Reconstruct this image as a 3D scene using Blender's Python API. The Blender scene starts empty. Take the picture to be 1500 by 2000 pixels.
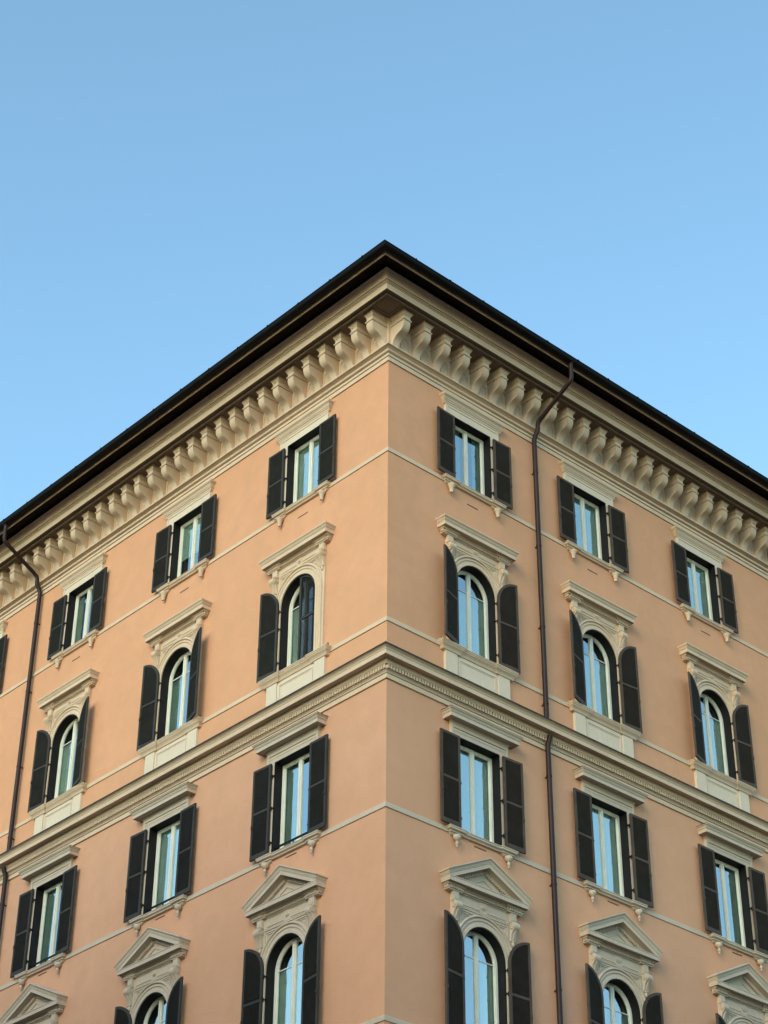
import bpy, math, random
from mathutils import Matrix, Vector
random.seed(7)
R = math.radians
sc = bpy.context.scene
C = sc.collection

# ------------------------------------------------------------------ camera
cam = bpy.data.cameras.new('camera')
cam.sensor_fit = 'HORIZONTAL'; cam.sensor_width = 36.0
cam.lens = 3920.97 / 1500.0 * 36.0
cam.clip_start = 0.5; cam.clip_end = 6000.0
camo = bpy.data.objects.new('camera', cam); C.objects.link(camo)
YAW, PITCH, ROLL = R(47.799), R(34.365), R(0.429)
fw = Vector((math.cos(YAW)*math.cos(PITCH), math.sin(YAW)*math.cos(PITCH), math.sin(PITCH)))
rt = Vector((math.sin(YAW), -math.cos(YAW), 0)); up = rt.cross(fw)
r2 = rt*math.cos(ROLL) + up*math.sin(ROLL); u2 = -rt*math.sin(ROLL) + up*math.cos(ROLL)
M = Matrix((r2, u2, -fw)).transposed().to_4x4()
M.translation = Vector((-23.149, -25.417, 1.6))
camo.matrix_world = M
sc.camera = camo

# ------------------------------------------------------------------ light
SUN_EL, SUN_AZ = R(22.0), R(202.0)      # azimuth measured from +X towards +Y: where the sun stands
w = bpy.data.worlds.new('World'); sc.world = w; w.use_nodes = True
nt = w.node_tree; bg = nt.nodes['Background']
sky = nt.nodes.new('ShaderNodeTexSky'); sky.sky_type = 'NISHITA'; sky.sun_disc = False
sky.sun_elevation = SUN_EL
sky.sun_rotation = R(90.0) - SUN_AZ
sky.air_density = 1.0; sky.dust_density = 0.6; sky.ozone_density = 0.6
tint = nt.nodes.new('ShaderNodeMix'); tint.data_type = 'RGBA'; tint.blend_type = 'MULTIPLY'; tint.inputs[0].default_value = 1.0
tint.inputs[7].default_value = (0.84, 1.05, 1.0, 1)
nt.links.new(sky.outputs[0], tint.inputs[6]); nt.links.new(tint.outputs[2], bg.inputs[0]); bg.inputs[1].default_value = 0.15
sd = bpy.data.lights.new('sun', 'SUN'); sd.energy = 0.50; sd.angle = R(28.0); sd.color = (1.0, 0.80, 0.60)
so = bpy.data.objects.new('sun', sd); C.objects.link(so)
sv = Vector((math.cos(SUN_EL)*math.cos(SUN_AZ), math.cos(SUN_EL)*math.sin(SUN_AZ), math.sin(SUN_EL)))
so.rotation_euler = sv.to_track_quat('Z', 'Y').to_euler()
so.location = (-60, -40, 60)
sc.view_settings.view_transform = 'Standard'; sc.view_settings.look = 'None'
sc.view_settings.exposure = 1.27; sc.view_settings.gamma = 1.0
sc.view_settings.use_curve_mapping = False
sc.render.engine = 'CYCLES'
sc.cycles.max_bounces = 8; sc.cycles.transparent_max_bounces = 8

# ------------------------------------------------------------------ materials
def newmat(name):
    m = bpy.data.materials.new(name); m.use_nodes = True
    return m, m.node_tree, m.node_tree.nodes['Principled BSDF']

def N(t, kind, **kw):
    n = t.nodes.new(kind)
    for k, v in kw.items():
        if k in n.inputs.keys(): n.inputs[k].default_value = v
        else: setattr(n, k, v)
    return n

def noise(t, coord, scale, detail=4.0, rough=0.55):
    n = N(t, 'ShaderNodeTexNoise', Scale=scale, Detail=detail, Roughness=rough)
    t.links.new(coord, n.inputs['Vector']); return n.outputs['Fac']

def ramp(t, fac, stops):
    r = t.nodes.new('ShaderNodeValToRGB'); t.links.new(fac, r.inputs[0])
    e = r.color_ramp.elements
    while len(e) < len(stops): e.new(0.5)
    for el, (p, c) in zip(e, stops): el.position = p; el.color = (*c, 1) if len(c) == 3 else c
    return r.outputs[0]

def mixc(t, fac, a, b, mode='MIX'):
    m = t.nodes.new('ShaderNodeMix'); m.data_type = 'RGBA'; m.blend_type = mode
    for inp, v in ((m.inputs[0], fac), (m.inputs[6], a), (m.inputs[7], b)):
        if hasattr(v, 'is_output'): t.links.new(v, inp)
        elif isinstance(v, (int, float)): inp.default_value = v
        else: inp.default_value = (*v, 1)
    return m.outputs[2]

def bump(t, b, fac, strength, dist):
    n = N(t, 'ShaderNodeBump', Strength=strength, Distance=dist)
    t.links.new(fac, n.inputs['Height']); t.links.new(n.outputs[0], b.inputs['Normal'])

def stretch(t, coord, s):
    m = N(t, 'ShaderNodeMapping'); m.inputs['Scale'].default_value = s
    t.links.new(coord, m.inputs[0]); return m.outputs[0]

def worldpos(t): return t.nodes.new('ShaderNodeNewGeometry').outputs['Position']

def stucco_mat():
    m, t, b = newmat('orange_stucco')
    p = worldpos(t)
    big = noise(t, p, 0.35, 5.0, 0.6)
    mid = noise(t, p, 2.2, 6.0, 0.65)
    fine = noise(t, p, 60.0, 4.0, 0.7)
    streak = noise(t, stretch(t, p, (3.0, 3.0, 0.22)), 1.0, 5.0, 0.6)
    base = ramp(t, big, [(0.34, (0.585, 0.283, 0.163)), (0.66, (0.640, 0.315, 0.188))])
    # upper storeys are a little more orange than the ones under the middle cornice
    z = t.nodes.new('ShaderNodeSeparateXYZ'); t.links.new(p, z.inputs[0])
    st = N(t, 'ShaderNodeMath', operation='GREATER_THAN'); t.links.new(z.outputs[2], st.inputs[0]); st.inputs[1].default_value = 21.4
    low = ramp(t, big, [(0.34, (0.560, 0.286, 0.184)), (0.66, (0.620, 0.322, 0.212))])
    c = mixc(t, st.outputs[0], low, base)
    c = mixc(t, ramp(t, mid, [(0.35, (0, 0, 0)), (0.75, (0.55, 0.55, 0.55))]), c, (0.45, 0.245, 0.142))
    c = mixc(t, ramp(t, streak, [(0.52, (0, 0, 0)), (0.80, (0.28, 0.28, 0.28))]), c, (0.47, 0.29, 0.18))
    c = mixc(t, 0.25, c, ramp(t, fine, [(0.3, (0.46, 0.25, 0.13)), (0.7, (0.74, 0.42, 0.24))]))
    t.links.new(c, b.inputs['Base Color']); b.inputs['Roughness'].default_value = 0.93
    b.inputs['Specular IOR Level'].default_value = 0.2
    bump(t, b, noise(t, p, 30.0, 6.0, 0.75), 0.6, 0.014)
    return m

def stone_mat(name, col, col2):
    m, t, b = newmat(name)
    p = worldpos(t)
    n1 = noise(t, p, 1.7, 6.0, 0.65); n2 = noise(t, p, 34.0, 4.0, 0.65)
    streak = noise(t, stretch(t, p, (7.0, 7.0, 0.8)), 1.0, 5.0, 0.65)
    c = ramp(t, n1, [(0.3, col2), (0.65, col)])
    c = mixc(t, ramp(t, streak, [(0.55, (0, 0, 0)), (0.85, (0.30, 0.30, 0.30))]), c, (0.30, 0.25, 0.18))
    c = mixc(t, 0.16, c, ramp(t, n2, [(0.3, (0.34, 0.28, 0.20)), (0.7, (0.78, 0.70, 0.58))]))
    t.links.new(c, b.inputs['Base Color']); b.inputs['Roughness'].default_value = 0.85
    b.inputs['Specular IOR Level'].default_value = 0.25
    bump(t, b, noise(t, p, 55.0, 5.0, 0.65), 0.25, 0.006)
    return m

def paint_mat(name, col, rough=0.55, var=0.25, spec=0.35):
    m, t, b = newmat(name)
    p = worldpos(t)
    n1 = noise(t, p, 3.0, 5.0, 0.6); n2 = noise(t, stretch(t, p, (9, 9, 1.2)), 3.0, 5.0, 0.6)
    d = tuple(x*(1-var) for x in col); l = tuple(x*(1+var) for x in col)
    c = ramp(t, n1, [(0.3, d), (0.7, l)])
    c = mixc(t, ramp(t, n2, [(0.5, (0, 0, 0)), (0.85, (0.4, 0.4, 0.4))]), c, tuple(min(1, x*1.7+0.01) for x in col))
    t.links.new(c, b.inputs['Base Color']); b.inputs['Roughness'].default_value = rough
    b.inputs['Specular IOR Level'].default_value = spec
    bump(t, b, noise(t, p, 70.0, 3.0), 0.15, 0.003)
    return m

def glass_mat():
    m = bpy.data.materials.new('window_glass'); m.use_nodes = True
    t = m.node_tree; t.nodes.clear()
    out = t.nodes.new('ShaderNodeOutputMaterial')
    gl = N(t, 'ShaderNodeBsdfGlossy', Roughness=0.015); gl.inputs['Color'].default_value = (0.93, 1.0, 0.99, 1)
    tr = t.nodes.new('ShaderNodeBsdfTransparent'); tr.inputs[0].default_value = (0.80, 0.88, 0.85, 1)
    fr = N(t, 'ShaderNodeFresnel', IOR=1.9)
    mp = N(t, 'ShaderNodeMapRange'); t.links.new(fr.outputs[0], mp.inputs[0])
    mp.inputs[1].default_value = 0.0; mp.inputs[2].default_value = 1.0; mp.inputs[3].default_value = 0.47; mp.inputs[4].default_value = 1.0
    mx = t.nodes.new('ShaderNodeMixShader')
    gg = t.nodes.new('ShaderNodeNewGeometry'); inv = N(t, 'ShaderNodeMath', operation='SUBTRACT'); inv.inputs[0].default_value = 1.0
    t.links.new(gg.outputs['Backfacing'], inv.inputs[1])
    ml = N(t, 'ShaderNodeMath', operation='MULTIPLY'); t.links.new(inv.outputs[0], ml.inputs[0]); t.links.new(mp.outputs[0], ml.inputs[1])
    t.links.new(ml.outputs[0], mx.inputs[0]); t.links.new(tr.outputs[0], mx.inputs[1]); t.links.new(gl.outputs[0], mx.inputs[2])
    p = worldpos(t)
    n = N(t, 'ShaderNodeBump', Strength=0.12, Distance=0.02); t.links.new(noise(t, p, 1.3, 1.0), n.inputs['Height'])
    t.links.new(n.outputs[0], gl.inputs['Normal'])
    t.links.new(mx.outputs[0], out.inputs[0])
    return m

STUCCO = stucco_mat()
STONE = stone_mat('cream_stone', (0.600, 0.440, 0.310), (0.53, 0.380, 0.262))
STONE2 = stone_mat('shaded_cream_stone', (0.500, 0.400, 0.310), (0.43, 0.340, 0.262))  # greyer copy of the cream stone, lower-storey shade put into the colour
SLOT_BROWN = paint_mat('brown_vent_slot', (0.10, 0.045, 0.03), 0.8, 0.2, 0.15)  # flat reddish-brown bar stands for each vent slot
PALE = stone_mat('pale_cream_plaster', (0.62, 0.505, 0.39), (0.57, 0.46, 0.35))
SLAT_L = paint_mat('charcoal_slat_paint', (0.019, 0.0175, 0.016), 0.75, 0.2, 0.15)
SLAT_R = paint_mat('brown_slat_paint', (0.030, 0.023, 0.018), 0.7, 0.2, 0.15)
SHUT_L = paint_mat('charcoal_shutter_paint', (0.036, 0.032, 0.028), 0.7, 0.25, 0.2)
SHUT_R = paint_mat('brown_shutter_paint', (0.066, 0.045, 0.034), 0.66, 0.25, 0.2)  # browner tone than the shutters of the left facade
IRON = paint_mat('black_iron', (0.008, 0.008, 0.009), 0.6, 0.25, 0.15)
PIPE = paint_mat('brown_pipe_paint', (0.024, 0.010, 0.009), 0.5, 0.25, 0.25)
SOFF = stone_mat('shade_dark_soffit', (0.18, 0.12, 0.072), (0.14, 0.092, 0.055))  # cornice stone darkened: shade under the overhang is put into the colour
GUTTER = paint_mat('dark_gutter_metal', (0.006, 0.006, 0.007), 0.6, 0.25, 0.12)
LEAD = paint_mat('dark_lead_flashing', (0.030, 0.022, 0.020), 0.6)
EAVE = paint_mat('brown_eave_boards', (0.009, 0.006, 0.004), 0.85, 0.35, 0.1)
EDGE = paint_mat('pale_eave_edge', (0.50, 0.38, 0.25), 0.8, 0.2, 0.15)
FRAME = paint_mat('cream_window_paint', (0.66, 0.64, 0.56), 0.45, 0.04)
CURT = paint_mat('sage_curtain_cloth', (0.48, 0.55, 0.48), 0.9, 0.12, 0.1)
SHEER = paint_mat('white_sheer_cloth', (0.78, 0.79, 0.74), 0.9, 0.06, 0.1)
BLIND = paint_mat('pale_blind_cloth', (0.80, 0.82, 0.74), 0.9, 0.1, 0.1)
ROOM = paint_mat('dim_room_plaster', (0.30, 0.32, 0.29), 0.9, 0.1, 0.1)
OCHRE = paint_mat('plain_ochre_render', (0.34, 0.24, 0.15), 0.9, 0.15, 0.15)
TILE = paint_mat('terracotta_roof', (0.30, 0.15, 0.09), 0.85, 0.3, 0.15)
ASPH = paint_mat('asphalt', (0.05, 0.05, 0.052), 0.9, 0.2, 0.2)
PAVE = paint_mat('basalt_paving', (0.13, 0.125, 0.12), 0.85, 0.2, 0.2)
KERB = paint_mat('travertine_kerb', (0.36, 0.33, 0.28), 0.85, 0.2, 0.2)
GLASS = glass_mat()

# ------------------------------------------------------------------ mesh tools (local x, out, z); out = away from the wall
class MB:
    def __init__(s): s.v = []; s.f = []
    def add(s, vs, fs):
        b = len(s.v); s.v += [tuple(v) for v in vs]; s.f += [tuple(b+i for i in f) for f in fs]
    def box(s, x0, x1, o0, o1, z0, z1):
        vs = [(x, -o, z) for z in (z0, z1) for o in (o0, o1) for x in (x0, x1)]
        s.add(vs, [(0, 1, 3, 2), (4, 6, 7, 5), (2, 3, 7, 6), (0, 4, 5, 1), (1, 5, 7, 3), (0, 2, 6, 4)])
    def prism_x(s, poly, x0, x1):               # poly of (o, z), extruded along x
        n = len(poly)
        vs = [(x0, -o, z) for o, z in poly] + [(x1, -o, z) for o, z in poly]
        fs = [tuple(range(n)), tuple(range(2*n-1, n-1, -1))]
        fs += [(i, n+i, n+(i+1) % n, (i+1) % n) for i in range(n)]
        s.add(vs, fs)
    def prism_o(s, poly, o0, o1):               # poly of (x, z), extruded outward
        n = len(poly)
        vs = [(x, -o0, z) for x, z in poly] + [(x, -o1, z) for x, z in poly]
        fs = [tuple(range(n)), tuple(range(2*n-1, n-1, -1))]
        fs += [(i, n+i, n+(i+1) % n, (i+1) % n) for i in range(n)]
        s.add(vs, fs)
    def moulding(s, hw, prof, xc=0.0, back=0.0):          # prof of (o, z) bottom to top; ends return to the wall
        n = len(prof); vs = []
        for o, z in prof:
            e = hw + max(o, 0) if hw else o
            vs += [(xc-e, -back, z), (xc-e, -o, z), (xc+e, -o, z), (xc+e, -back, z)]
        fs = []
        for i in range(n-1):
            for k in range(3): fs.append((4*i+k, 4*i+k+1, 4*i+4+k+1, 4*i+4+k))
        fs.append((3, 2, 1, 0)); t = 4*(n-1); fs.append((t, t+1, t+2, t+3))
        s.add(vs, fs)
    def lathe(s, prof, cx, co, seg=12):           # prof of (r, z)
        vs = []; fs = []
        for r, z in prof:
            for k in range(seg):
                a = 2*math.pi*k/seg; vs.append((cx+r*math.cos(a), -co+r*math.sin(a), z))
        for i in range(len(prof)-1):
            for k in range(seg):
                k2 = (k+1) % seg; fs.append((i*seg+k, i*seg+k2, (i+1)*seg+k2, (i+1)*seg+k))
        fs.append(tuple(range(seg-1, -1, -1))); t = (len(prof)-1)*seg; fs.append(tuple(range(t, t+seg)))
        s.add(vs, fs)
    def tube(s, pts, r, seg=12):
        pts = [Vector(p) for p in pts]; vs = []; fs = []
        ref = None
        for i, p in enumerate(pts):
            d = (pts[min(i+1, len(pts)-1)] - pts[max(i-1, 0)]).normalized()
            if ref is None: ref = d.orthogonal().normalized()
            ref = (ref - d*ref.dot(d)).normalized(); b = d.cross(ref)
            for k in range(seg):
                a = 2*math.pi*k/seg; vs.append(p + (ref*math.cos(a) + b*math.sin(a))*r)
        for i in range(len(pts)-1):
            for k in range(seg):
                k2 = (k+1) % seg; fs.append((i*seg+k, i*seg+k2, (i+1)*seg+k2, (i+1)*seg+k))
        fs.append(tuple(range(seg-1, -1, -1))); t = (len(pts)-1)*seg; fs.append(tuple(range(t, t+seg)))
        s.add(vs, fs)
    def sweep2d(s, path, prof, caps=True):         # path of ((x,z),(nx,nz)) in the wall plane; prof of (d, o): d along the path normal
        n = len(prof); vs = []; fs = []
        for (x, z), (nx, nz) in path:
            for d, o in prof: vs.append((x+nx*d, -o, z+nz*d))
        for i in range(len(path)-1):
            for k in range(n-1):
                fs.append((i*n+k, i*n+k+1, (i+1)*n+k+1, (i+1)*n+k))
        if caps: fs.append(tuple(range(n-1, -1, -1))); t = (len(path)-1)*n; fs.append(tuple(range(t, t+n)))
        s.add(vs, fs)
    def mesh(s, name, mat, smooth=None):
        me = bpy.data.meshes.new(name); me.from_pydata(s.v, [], s.f); me.validate()
        import bmesh
        bm = bmesh.new(); bm.from_mesh(me); bmesh.ops.recalc_face_normals(bm, faces=bm.faces[:]); bm.to_mesh(me); bm.free()
        me.materials.append(mat)
        if smooth:
            me.shade_smooth(); me.set_sharp_from_angle(angle=R(smooth))
        return me

def link(name, me, parent=None, mat=None, kind=None, label=None):
    o = bpy.data.objects.new(name, me); C.objects.link(o)
    if parent is not None: o.parent = parent
    if mat is not None: o.matrix_local = mat
    if kind: o['kind'] = kind
    if label: o['label'] = label
    return o

def frame(side, s, z=0.0, x=0.0, out=0.0, rot=0.0):
    """matrix of something standing at place s along a wall; local x runs to the viewer's right"""
    a = 0.0 if side == 'R' else -math.pi/2
    base = Matrix.Translation((s, 0, z)) if side == 'R' else Matrix.Translation((0, s, z))
    return base @ Matrix.Rotation(a, 4, 'Z') @ Matrix.Translation((x, -out, 0)) @ Matrix.Rotation(rot, 4, 'Z')

# ------------------------------------------------------------------ ground
def plane(name, x0, x1, y0, y1, z, mat, kind='structure'):
    me = bpy.data.meshes.new(name); me.from_pydata([(x0, y0, z), (x1, y0, z), (x1, y1, z), (x0, y1, z)], [], [(0, 1, 2, 3)])
    me.materials.append(mat); return link(name, me, kind=kind)
plane('ground', -1500, 1500, -1500, 1500, 0.0, ASPH)
LR, LL = 18.2, 20.2        # lengths of the two facades

def ring_boxes(mb, o0, o1, z0, z1):
    mb.add([(-o1, -o1, z0), (LR+o1, -o1, z0), (LR+o1, LL+o1, z0), (-o1, LL+o1, z0),
            (-o0, -o0, z0), (LR+o0, -o0, z0), (LR+o0, LL+o0, z0), (-o0, LL+o0, z0),
            (-o1, -o1, z1), (LR+o1, -o1, z1), (LR+o1, LL+o1, z1), (-o1, LL+o1, z1),
            (-o0, -o0, z1), (LR+o0, -o0, z1), (LR+o0, LL+o0, z1), (-o0, LL+o0, z1)],
           [(i, (i+1) % 4, 8+(i+1) % 4, 8+i) for i in range(4)] +
           [(8+i, 8+(i+1) % 4, 12+(i+1) % 4, 12+i) for i in range(4)])
b = MB(); ring_boxes(b, -0.5, 3.2, 0.0, 0.13); link('pavement', b.mesh('pavement', PAVE), kind='structure')
b = MB(); ring_boxes(b, 3.203, 3.5, 0.0, 0.14); link('kerb', b.mesh('kerb', KERB), kind='structure')

# ------------------------------------------------------------------ unseen houses added across the two streets to shade the lower storeys
def shading_neighbour(x0, x1, y0, y1, h, label):
    e_ = bpy.data.objects.new('apartment_building', None); C.objects.link(e_); e_['label'] = label; e_['category'] = 'building'
    e_.location = (x0, y0, 0); T = Matrix.Translation((-x0, -y0, 0))
    mb = MB(); mb.box(x0, x1, -y1, -y0, 0, h); link('wall', mb.mesh('wall', OCHRE), e_, T)
    mb = MB(); mb.box(x0-.7, x1+.7, -y1-.7, -y0+.7, h+.002, h+.5); mb.box(x0-.3, x1+.3, -y1-.3, -y0+.3, h-.5, h+.001); link('cornice', mb.mesh('cornice', STONE2), e_, T)
    mb = MB(); cx_, cy_ = (x0+x1)/2, (y0+y1)/2
    mb.add([(x0-.8, y0-.8, h+.51), (x1+.8, y0-.8, h+.51), (x1+.8, y1+.8, h+.51), (x0-.8, y1+.8, h+.51), (cx_, cy_, h+1.6)], [(0, 1, 4), (1, 2, 4), (2, 3, 4), (3, 0, 4)])
    link('roof', mb.mesh('roof', TILE), e_, T)
    wm = MB(); ring_band(wm, outline(.75, 0, 2.3), outline(.58, .0, 2.12), .003, .08); wm.box(-.8, .8, .003, .16, -.12, -.001); wf = wm.mesh('window', STONE2)
    pm_ = MB(); pm_.box(-.579, .579, .004, .02, .001, 2.115); pf = pm_.mesh('pane', IRON)
    for lvl in range(int((h-5)/4.0)+1):
        z = 3.0 + lvl*4.0
        x = x0 + 3
        while x < min(x1, x0+26):
            f = link('window', wf, e_, T @ Matrix.Translation((x, y1, z)) @ Matrix.Rotation(math.pi, 4, 'Z')); link('pane', pf, f); x += 4
        y = y0 + 3
        while y < min(y1, y0+26):
            f = link('window', wf, e_, T @ Matrix.Translation((x1, y, z)) @ Matrix.Rotation(math.pi/2, 4, 'Z')); link('pane', pf, f); y += 4

# ------------------------------------------------------------------ the building
B = bpy.data.objects.new('apartment_building', None); C.objects.link(B)
B['label'] = 'peach stucco corner apartment building with cream cornices and dark louvred shutters'
B['category'] = 'building'

COLS = {'R': [2.50, 6.345, 10.33, 14.30], 'L': [2.76, 7.00, 11.33, 15.77]}
B1, B2, B3, B4 = 26.784, 22.584, 18.482, 14.320
OPEN = 0.57
L5 = dict(z0=B1+0.008, z1=28.565); L3 = dict(z0=B3+0.008, z1=20.545)
L4 = dict(z0=B2+0.008, sp=24.232); L2 = dict(z0=B4+0.008, sp=16.075)

# walls with real openings
def wall_mesh(side, length):
    mb = MB(); holes = []
    for c in COLS[side]:
        for z0, z1, hw in ((L5['z0'], L5['z1'], .59), (L3['z0'], L3['z1'], .59),
                           (L4['z0'], L4['sp']+.60, .60), (L2['z0'], L2['sp']+.60, .60)):
            x = c if side == 'R' else -c
            holes.append((x-hw, x+hw, z0-0.01, z1+0.012))
    x0, x1 = (0, length) if side == 'R' else (-length, 0)
    xs = sorted({x0, x1} | {h[i] for h in holes for i in (0, 1)})
    zs = sorted({0.0, 31.0} | {h[i] for h in holes for i in (2, 3)})
    for a, b_ in zip(xs, xs[1:]):
        for lo, hi in zip(zs, zs[1:]):
            mx, mz = (a+b_)/2, (lo+hi)/2
            if any(h[0] < mx < h[1] and h[2] < mz < h[3] for h in holes): continue
            mb.add([(a, 0, lo), (b_, 0, lo), (b_, 0, hi), (a, 0, hi)], [(0, 1, 2, 3)])
            ia, ib = max(a, x0+.45) if a == x0 else a, min(b_, x1-.45) if b_ == x1 else b_
            mb.add([(ia, .45, lo), (ib, .45, lo), (ib, .45, hi), (ia, .45, hi)], [(3, 2, 1, 0)])
    for h in holes:
        a, b_, lo, hi = h
        mb.add([(a, 0, lo), (b_, 0, lo), (b_, .45, lo), (a, .45, lo), (a, 0, hi), (b_, 0, hi), (b_, .45, hi), (a, .45, hi)],
               [(0, 1, 2, 3), (4, 7, 6, 5), (0, 3, 7, 4), (1, 5, 6, 2)])
    me = bpy.data.meshes.new('wall'); me.from_pydata(mb.v, [], mb.f)
    import bmesh
    bm = bmesh.new(); bm.from_mesh(me); bmesh.ops.remove_doubles(bm, verts=bm.verts[:], dist=1e-5); bm.to_mesh(me); bm.free()
    me.materials.append(STUCCO); return me
link('wall', wall_mesh('R', LR), B, frame('R', 0))
link('wall', wall_mesh('L', LL), B, frame('L', 0))
b = MB(); b.add([(LR, 0, 0), (LR, LL, 0), (0, LL, 0), (LR, 0, 31), (LR, LL, 31), (0, LL, 31)], [(0, 1, 4, 3), (1, 2, 5, 4)])
link('wall', b.mesh('back_wall', STUCCO), B)
b = MB(); b.add([(0.4, 0.4, 30.9), (LR-.4, 0.4, 30.9), (LR-.4, LL-.4, 30.9), (0.4, LL-.4, 30.9)], [(0, 1, 2, 3)])
link('attic_floor', b.mesh('attic_floor', ROOM), B)

def ring(name, prof, mat, smooth=None, close=False, **kw):       # moulding that runs round the whole building with mitred corners
    mb = MB(); n = len(prof)
    for o, z in prof: mb.v += [(-o, -o, z), (LR+o, -o, z), (LR+o, LL+o, z), (-o, LL+o, z)]
    rng = range(n) if close else range(n-1)
    for i in rng:
        j = (i+1) % n
        for k in range(4): mb.f.append((4*i+k, 4*i+(k+1) % 4, 4*j+(k+1) % 4, 4*j+k))
    return link(name, mb.mesh(name, mat, smooth), B, **kw)

def arc(cx, cz, r, a0, a1, n): return [(cx+r*math.cos(R(a0+(a1-a0)*i/n)), cz+r*math.sin(R(a0+(a1-a0)*i/n))) for i in range(n+1)]

# stone base course and string courses
ring('base_course', [(0, 0.1), (.10, 0.1), (.10, 1.3), (.07, 1.36), (0, 1.38)], STONE2)
ring('string_course', [(0, 5.6), (.22, 5.62), (.28, 5.72), (.28, 5.84), (0, 5.90)], STONE2)
for zt in (B1, B2, B3, B4):
    ring('string_course', [(0, zt-.100), (.022, zt-.100), (.022, zt-.012), (.014, zt), (0, zt)], STONE if zt > 20 else STONE2)

# main cornice: frieze mouldings, frieze, soffit, corona, cyma
ring('frieze_moulding', [(0, 29.115), (.030, 29.115), (.030, 29.215), (.020, 29.222), (.020, 29.230), (.045, 29.236), (.045, 29.300),
      (.065, 29.305)] + arc(.070, 29.345, .035, -90, 40, 5) + [(.115, 29.372), (.13, 29.395), (.165, 29.410), (.185, 29.415), (.185, 29.445), (.03, 29.452)], STONE, 50)
ring('frieze', [(.018, 29.40), (.018, 30.262), (.060, 30.268), (.060, 30.312)], STONE)
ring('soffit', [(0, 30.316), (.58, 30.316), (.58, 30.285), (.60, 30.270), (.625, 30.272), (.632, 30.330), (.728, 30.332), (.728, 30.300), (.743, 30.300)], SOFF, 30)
cor = ring('cornice', [(.7435, 30.300), (.7435, 30.455), (.758, 30.457), (.758, 30.476), (.748, 30.478), (.748, 30.488), (.774, 30.490), (.774, 30.512), (.760, 30.514), (.760, 30.526), (.796, 30.530), (.796, 30.548)]
      + [(.785, 30.552), (.787, 30.575), (.798, 30.602), (.818, 30.628), (.842, 30.650), (.862, 30.672), (.872, 30.696), (.872, 30.704), (.892, 30.706), (.892, 30.735), (.84, 30.755), (0, 30.80)], STONE, 35)
cf = MB()
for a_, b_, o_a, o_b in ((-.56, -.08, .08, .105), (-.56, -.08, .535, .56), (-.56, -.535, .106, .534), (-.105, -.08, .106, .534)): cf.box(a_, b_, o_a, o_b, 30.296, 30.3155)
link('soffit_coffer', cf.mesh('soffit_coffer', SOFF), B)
# eave: sloping boarded soffit, pale edge board, gutter, roof
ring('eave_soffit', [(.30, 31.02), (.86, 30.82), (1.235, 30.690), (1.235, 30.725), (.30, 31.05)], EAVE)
ring('eave_edge_board', [(1.236, 30.640), (1.262, 30.636), (1.270, 30.660), (1.270, 30.735), (1.236, 30.74)], EDGE, close=True)
GZ = 30.755
gp = arc(1.375, GZ, .098, 180, 360, 12)
ring('gutter', gp + [(1.484, GZ), (1.489, GZ+.010), (1.480, GZ+.018), (1.463, GZ+.010)] + [(1.375+.085*math.cos(R(a)), GZ+.085*math.sin(R(a))) for a in range(360, 179, -20)], GUTTER, 40, close=True)
mbc = MB()
def clip_box(mb, s, side):
    d = .016
    pts = [(s-d, s+d, 1.466, 1.494, GZ-.01, GZ+.026)]
    for a, b_, o0, o1, z0, z1 in pts:
        if side == 'R': mb.box(a, b_, o0, o1, z0, z1)
        else:
            vs = [(-o, x, z) for z in (z0, z1) for o in (o0, o1) for x in (a, b_)]
            mb.add(vs, [(0, 1, 3, 2), (4, 6, 7, 5), (2, 3, 7, 6), (0, 4, 5, 1), (1, 5, 7, 3), (0, 2, 6, 4)])
s = -0.75
while s < LL: clip_box(mbc, s, 'L'); s += 1.07
s = -0.55
while s < LR: clip_box(mbc, s, 'R'); s += 1.03
link('gutter_clip', mbc.mesh('gutter_clips', GUTTER), B, kind='stuff')
# hipped roof
e = 1.30; zr = 30.775; h = 3.2; cx, cy = LR/2, LL/2
b = MB()
b.add([(-e, -e, zr), (LR+e, -e, zr), (LR+e, LL+e, zr), (-e, LL+e, zr), (cx, cy-1, zr+h), (cx, cy+1, zr+h)],
      [(0, 1, 4), (1, 2, 5, 4), (2, 3, 5), (3, 0, 4, 5)])
link('roof', b.mesh('roof', TILE), B)

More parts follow.
